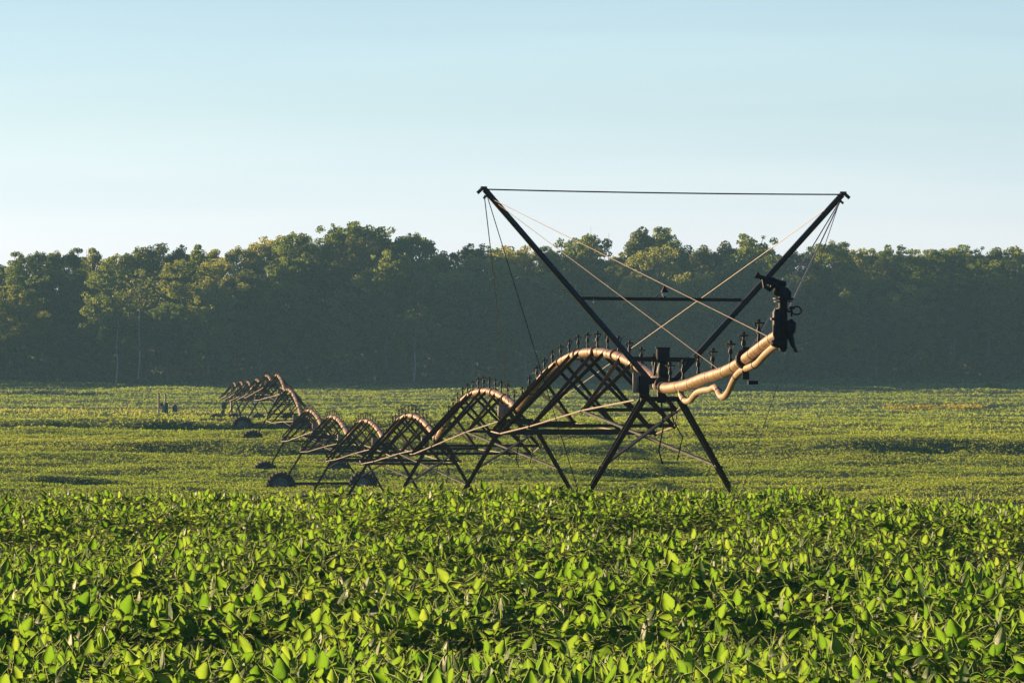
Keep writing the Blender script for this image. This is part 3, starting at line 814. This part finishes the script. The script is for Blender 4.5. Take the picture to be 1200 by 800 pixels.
# tan hose slung under the overhang
HS = [(798, 455, 800), (798.5, 463, 800), (803, 469.5, 802), (809, 469, 806), (813, 464, 810), (817.5, 459.5, 815), (825, 457, 822), (832, 456, 830), (838, 453.5, 836), (841.5, 458.5, 840), (845, 464.5, 844),
      (850, 463.5, 849), (855, 456, 854), (859, 447, 858), (863, 440, 862), (870, 433.5, 870), (879, 430, 879), (888, 425, 888), (897, 415, 897), (908, 405.5, 908), (914, 402, 914)]
hs = resample([P(x, y, zx(q)) - np.array([.1, 0, 0]) + np.array([.1, 0, 0]) for x, y, q in HS], 90)
mb = MB(); mb.path(hs, .044, 12)
for k in (8, 40, 62, 74): 
    t = hs[k + 1] - hs[k]; t /= np.linalg.norm(t); mb.path([hs[k] - t * .025, hs[k] + t * .025], .051, 12, m=1)
mb.build('booster_hose', [M_HOSE, M_BLACK], ovp)

# end gun assembly
zg = zx(917)
def G(x, y, dz=0): return P(x, y, zg + dz)
mb = MB()
mb.path([G(917.5, 412), G(917.5, 408), G(917.5, 352), G(918, 347)], [.03, .055, .055, .07], 14)
mb.path([G(918, 349), G(918, 350.5)], .13, 14); mb.path([G(918, 352.5), G(918, 354)], .12, 14)
for y in (361, 383, 396): mb.path([G(917.5, y), G(917.5, y + 1.6)], .08, 12)
gun = mb.build('end_gun', M_BLACK, root)
mb = MB(); mb.path([G(911, 407), G(911, 404), G(911, 366), G(911.5, 362)], [.04, .058, .058, .04], 12)
mb.box(G(909, 387, .02), (.07, .14, .16), ch=.02); mb.box(G(913, 402, .0), (.2, .16, .08), ch=.02); mb.path([G(908.3, 372), G(908.3, 375)], .06, 10)
mb.build('booster_pump', M_BLACK, gun)
mb = MB(); mb.path([G(925, 393), G(925.5, 388), G(926, 379), G(924, 375)], [.04, .07, .075, .04], 12)
mb.path([G(925, 392), G(927.5, 398), G(929, 404), G(931.5, 409), G(934.5, 413)], [.05, .035, .028, .018, .01], 8)
mb.path([G(929, 403), G(930, 408), G(932, 412.5)], .012, 6)
mb.build('relief_valve', M_BLACK, gun)
mb = MB()
ring = [G(933.3 + 5.6 * math.cos(a), 363.8 + 4.8 * math.sin(a)) for a in np.linspace(0, 2 * math.pi, 24)]
mb.path(ring, .011, 6, caps=False); mb.path([G(921, 362), G(924, 365), G(929, 365.5)], .014, 6); mb.path([G(927.5, 359.5), G(927.5, 371)], .014, 6); mb.box(G(928, 360.5), (.07, .04, .03))
mb.path([G(915, 351), G(913.2, 356), G(914.2, 361), G(918, 364)], .011, 6)
mb.build('trip_ring', M_BLACK, gun)
mb = MB()     # barrel tilted up towards the upper left
mb.path([G(919, 349), G(917, 342), G(911, 336), G(904, 331.5), G(896, 327), G(890.5, 324.3), G(887, 322.5)], [.07, .062, .052, .046, .034, .026, .03], 12)
mb.path([G(888.5, 323.3), G(885.8, 321.6)], [.03, .048], 10); mb.path([G(889, 325), G(886.5, 323.5)], [.02, .035], 8)
mb.path([G(895, 327, -.08), G(896.5, 336, -.08), G(902, 339.5, -.08), G(905, 336, -.08)], .028, 8)
mb.path([G(895, 327), G(903, 326.5), G(911, 329), G(918, 332.5), G(921, 334)], .022, 8)
mb.path([G(911, 331), G(920, 334)], [.03, .05], 8); mb.path([G(907, 342), G(914, 345), G(918, 343)], [.03, .05, .03], 8)
mb.path([G(914, 336), G(922, 339), G(925.5, 343), G(925, 351)], .022, 8); mb.path([G(913, 345), G(913, 351)], .018, 6)
mb.box(G(913, 338), (.14, .1, .09), ch=.02); mb.box(G(925.5, 350.5), (.09, .05, .03)); mb.box(G(904, 333.5), (.09, .07, .06), rz=0, ch=.015)
mb.build('gun_barrel', M_BLACK, gun)

# V mast
za = 120.0
LT, RT = P(568, 222, za), P(987, 228, za)
LB, RB = P(764, 449, za), P(789, 447, za)
for s, t, b in ((-1, LT, LB), (1, RT, RB)):
    mb = MB(); d = (b - t) / np.linalg.norm(b - t)
    mb.path([t, b], .045, 12)
    mb.box(t - d * .02, (.10, .12, .06), ch=.01)
    side = np.array([s, 0, -.25]) * 1.0
    mb.bar(t - d * .02 + side * .03, t + side * .11 - UP * .03, .05, .03)
    mb.bar(t + d * .10 + side * .02, t + d * .10 + side * .085 - UP * .04, .035, .03)
    mb.path([t + d * .07 - np.array([0, .07, 0]), t + d * .07 + np.array([0, .07, 0])], .018, 6)
    mb.path([t + d * .28 - np.array([0, .07, 0]), t + d * .28 + np.array([0, .07, 0])], .014, 6)
    mb.build('mast_pole', M_MAST, root)
mb = MB(); mb.bar(P(680, 349.5, za), P(869, 351.5, za), .05, .04); hb = mb.build('mast_crossbar', M_DARK, root)
mb = MB(); mb.bar(P(738, 420.5, za), P(809, 421.5, za), .07, .05); mb.build('mast_crossbar', M_DARK, root)
# run light on the crossbar
mb = MB(); c0 = P(778.8, 348.5, za)
mb.path([c0, c0 + UP * .02], .022, 10); mb.path([c0 + UP * .075, c0 + UP * .10, c0 + UP * .15, c0 + UP * .18], [.062, .05, .022, .006], 12, m=2)
mb.path([c0 + UP * .02, c0 + UP * .03, c0 + UP * .055, c0 + UP * .078], [.03, .038, .042, .036], 12, m=1)
mb.build('run_light', [M_BLACK, M_GLASS, M_DARK], hb)
mb = MB(); mb.path([c0 + UP * .08 - AX * .04, c0 - AX * .08 + UP * .035, c0 - AX * .13 - UP * .0], .006, 5); mb.build('lamp_wire', M_BLACK, hb)
mb = MB(); mb.path([P(695.5, 350, za - .05), P(695.8, 354, za - .08), P(694.8, 359, za - .08), P(695.3, 364, za - .05)], .008, 5); mb.build('loose_wire', M_ROD, hb)
# big dark gearbox / swivel head on the mast foot
mb = MB(); mb.box(P(777, 415.5, za - .1), (.20, .22, .22), ch=.02); mb.box(P(777, 407.6, za - .1), (.22, .24, .02)); mb.build('mast_head_box', M_BLACK, root)
mb = MB(); mb.path([P(777, 424, za - .05), P(777, 430, za - .05), P(777, 436, za - .05), P(776.5, 446, za)], [.06, .085, .1, .07], 12)
mb.path([P(775.5, 448, za - .1), P(775, 472, za - .1)], [.06, .07], 12); mb.box(P(775.3, 462, za - .15), (.12, .14, .2), ch=.02)
mb.bar(P(760, 446, za), P(794, 446, za), .09, .12); mb.build('swivel_head', M_BLACK, root)
mb = MB(); 
for p0, p1, r_ in (((769, 421), (766.5, 440), .02), ((784.5, 423), (785, 442), .018), ((801, 423), (800.5, 446), .014)):
    mb.path([P(*p0, za), P(*p1, za)], r_, 7)
mb.build('head_stay', M_BLACK, root)
# cables
def cable(a, b, r=.0052, sag=0.0, mat=M_ROD):
    a = np.array(a); b = np.array(b); pts = [a * (1 - t) + b * t - UP * sag * 4 * t * (1 - t) for t in np.linspace(0, 1, 9)]
    MB().path(pts, r, 5).build('guy_cable', mat, root)
def ovh(px, dy=-6):
    z = zx(px); k = int(np.argmin(abs(ohs[:, 1] - z))); return ohs[k] + UP * .07
cable(P(571, 222, za), P(984, 228, za), .011, .015, M_MAST)
cable(P(578, 234, za), ovh(899)); cable(P(582, 238, za), ovh(842), .0048)
cable(P(984, 236, za), ovh(878), .0095); cable(P(984, 237, za), ovh(913), .0105)
cable(P(567.5, 229, za), J[1] - AX * .2 + UP * .15, .008, 0, M_MAST); cable(P(972, 242, za), J[1] + AX * .5 - UP * .05, .0062)
for s, t in ((-1, P(571, 230, za)), (1, P(984, 236, za))):
    foot = np.array([*(J[0] + AX * s * FT)[:2], 0]); foot[2] = float(ground(foot[0], foot[1])) + .72
    tp = J[0] + AX * s * .26 - UP * .2; cable(t, foot * .62 + tp * .38 + ALONG * .3, .007 if s < 0 else .006, 0, M_MAST if s < 0 else M_ROD)

# ------------------------------------------------------------------ pump posts and hopper in the far field
z = 800; b = P(190, 489, z); b[2] = float(ground(b[0], b[1]))
ps = empty('pump_station', b); tag(ps, 'dark pump cabinet between two tall dark posts in the far left field', 'pump')
for a, y0 in ((186, 461), (194, 462.5)):
    mb = MB(); tp = P(a, y0, z); mb.path([np.array([tp[0], z, b[2]]), tp], .085, 8); mb.path([tp, tp + UP * .05], .1, 8); mb.build('post', M_DARK, ps)
mb = MB(); mb.box(P(195, 478, z), (.34, .4, 1.1), ch=.03); mb.box(P(195, 472, z), (.4, .46, .06)); mb.build('cabinet', M_BLACK, ps)
mb = MB(); mb.box(P(191.5, 479, z - .1), (.26, .3, .7), ch=.03); mb.build('panel', M_RIM, ps)
mb = MB(); mb.box(P(189.5, 474, z), (.30, .3, .4), ch=.03); mb.path([P(187, 474, z), P(191, 474, z), P(192.5, 478, z)], .05, 8); mb.build('pump_housing', M_BRACE, ps)
b = P(205, 489, z); b[2] = float(ground(b[0], b[1]))
hp = empty('chemical_hopper', b); tag(hp, 'small dark hopper with a peaked lid right of the pump posts', 'hopper')
mb = MB(); mb.box(P(205, 479, z), (.46, .46, .6), ch=.04); mb.build('tank', M_BLACK, hp)
mb = MB(); mb.path([P(205, 476, z), P(205, 473.6, z)], [.27, .05], 8); mb.build('lid', M_DARK, hp)
mb = MB()
for s in (-1, 1): mb.bar(P(205 + s * 2, 482, z), P(205 + s * 2.4, 489.5, z), .05)
mb.build('stand', M_DARK, hp)

# ------------------------------------------------------------------ haze
HZ = MB(); x0, x1, y0, y1, z0, z1 = -700, 700, -60, 1500, -20, 42
HZ.add([(x0, y0, z0), (x1, y0, z0), (x1, y1, z0), (x0, y1, z0), (x0, y0, z1), (x1, y0, z1), (x1, y1, z1), (x0, y1, z1)],
       [(3, 2, 1, 0), (4, 5, 6, 7), (0, 1, 5, 4), (1, 2, 6, 5), (2, 3, 7, 6), (3, 0, 4, 7)])
m, nt, out = new_mat('haze_air')
pv_ = nd(nt, 'ShaderNodeVolumePrincipled'); pv_.inputs['Color'].default_value = (0.38, 0.74, 0.96, 1); pv_.inputs['Density'].default_value = 0.00014
pv_.inputs['Anisotropy'].default_value = 0.0
nt.links.new(pv_.outputs[0], out.inputs['Volume'])
hz = HZ.build('haze', m, smooth=False); tag(hz, 'thin evening haze over the field and the wood', 'haze', kind='stuff')

# ------------------------------------------------------------------ sky, sun, camera
w = bpy.data.worlds.new('World'); scene.world = w; w.use_nodes = True
nt = w.node_tree; nt.nodes.clear()
out = nt.nodes.new('ShaderNodeOutputWorld'); bg = nt.nodes.new('ShaderNodeBackground'); bg.inputs['Strength'].default_value = 0.08
sky = nt.nodes.new('ShaderNodeTexSky'); sky.sky_type = 'NISHITA'; sky.sun_disc = False
sky.sun_elevation = EL; sky.sun_rotation = -AZ; sky.air_density = 1.0; sky.dust_density = 0.6; sky.ozone_density = 2.0; sky.altitude = 100
tcw = nt.nodes.new('ShaderNodeTexCoord'); sx = nt.nodes.new('ShaderNodeSeparateXYZ'); nt.links.new(tcw.outputs['Generated'], sx.inputs[0])
mr = nt.nodes.new('ShaderNodeMapRange'); mr.inputs['From Min'].default_value = 0.0; mr.inputs['From Max'].default_value = 0.12; nt.links.new(sx.outputs['Z'], mr.inputs['Value'])
tint = ramp(nt, mr.outputs[0], [(0.0, (1.45, 1.98, 4.9)), (0.10, (1.34, 1.82, 4.15)), (0.24, (1.03, 1.44, 2.85)), (0.38, (0.82, 1.13, 2.1)), (0.7, (0.42, 0.60, 1.12)), (1.0, (0.29, 0.42, 0.80))])
mm = nt.nodes.new('ShaderNodeMix'); mm.data_type = 'RGBA'; mm.blend_type = 'MULTIPLY'; mm.inputs[0].default_value = 1.0
mpn = nt.nodes.new('ShaderNodeMapping'); mpn.inputs['Scale'].default_value = (9, 9, 120); nt.links.new(tcw.outputs['Generated'], mpn.inputs[0])
cn = nt.nodes.new('ShaderNodeTexNoise'); cn.inputs['Scale'].default_value = 1.0; cn.inputs['Detail'].default_value = 5.0; nt.links.new(mpn.outputs[0], cn.inputs['Vector'])
wisps = ramp(nt, cn.outputs['Fac'], [(0.42, (1, 1, 1)), (0.75, (1.10, 1.07, 1.04))])
m2_ = nt.nodes.new('ShaderNodeMix'); m2_.data_type = 'RGBA'; m2_.blend_type = 'MULTIPLY'; m2_.inputs[0].default_value = 1.0
nt.links.new(tint, m2_.inputs[6]); nt.links.new(wisps, m2_.inputs[7]); tint = m2_.outputs[2]
nt.links.new(sky.outputs[0], mm.inputs[6]); nt.links.new(tint, mm.inputs[7]); nt.links.new(mm.outputs[2], bg.inputs['Color'])
nt.links.new(bg.outputs[0], out.inputs['Surface'])

sl = bpy.data.lights.new('sun', 'SUN'); sl.energy = 5.0; sl.angle = math.radians(0.5); sl.color = (1.0, 0.72, 0.40)
so = bpy.data.objects.new('sun', sl); col.objects.link(so)
sd = Vector((-math.sin(AZ) * math.cos(EL), math.cos(AZ) * math.cos(EL), math.sin(EL)))
so.rotation_euler = sd.to_track_quat('Z', 'Y').to_euler(); so.location = (-60, 60, 60)

cam = bpy.data.cameras.new('camera'); co = bpy.data.objects.new('camera', cam); col.objects.link(co)
co.location = (0, 0, ZO); co.rotation_euler = (math.pi / 2, 0, 0)
cam.sensor_width = 36; cam.lens = 36 * F / 1200; cam.clip_start = 1; cam.clip_end = 20000
scene.camera = co
vs = scene.view_settings; vs.view_transform = 'Standard'; vs.look = 'None'; vs.exposure = 0.86; vs.gamma = 1; vs.use_curve_mapping = False
scene.render.engine = 'CYCLES'
scene.cycles.max_bounces = 6; scene.cycles.diffuse_bounces = 3; scene.cycles.transmission_bounces = 4; scene.cycles.volume_bounces = 0
scene.cycles.use_denoising = True
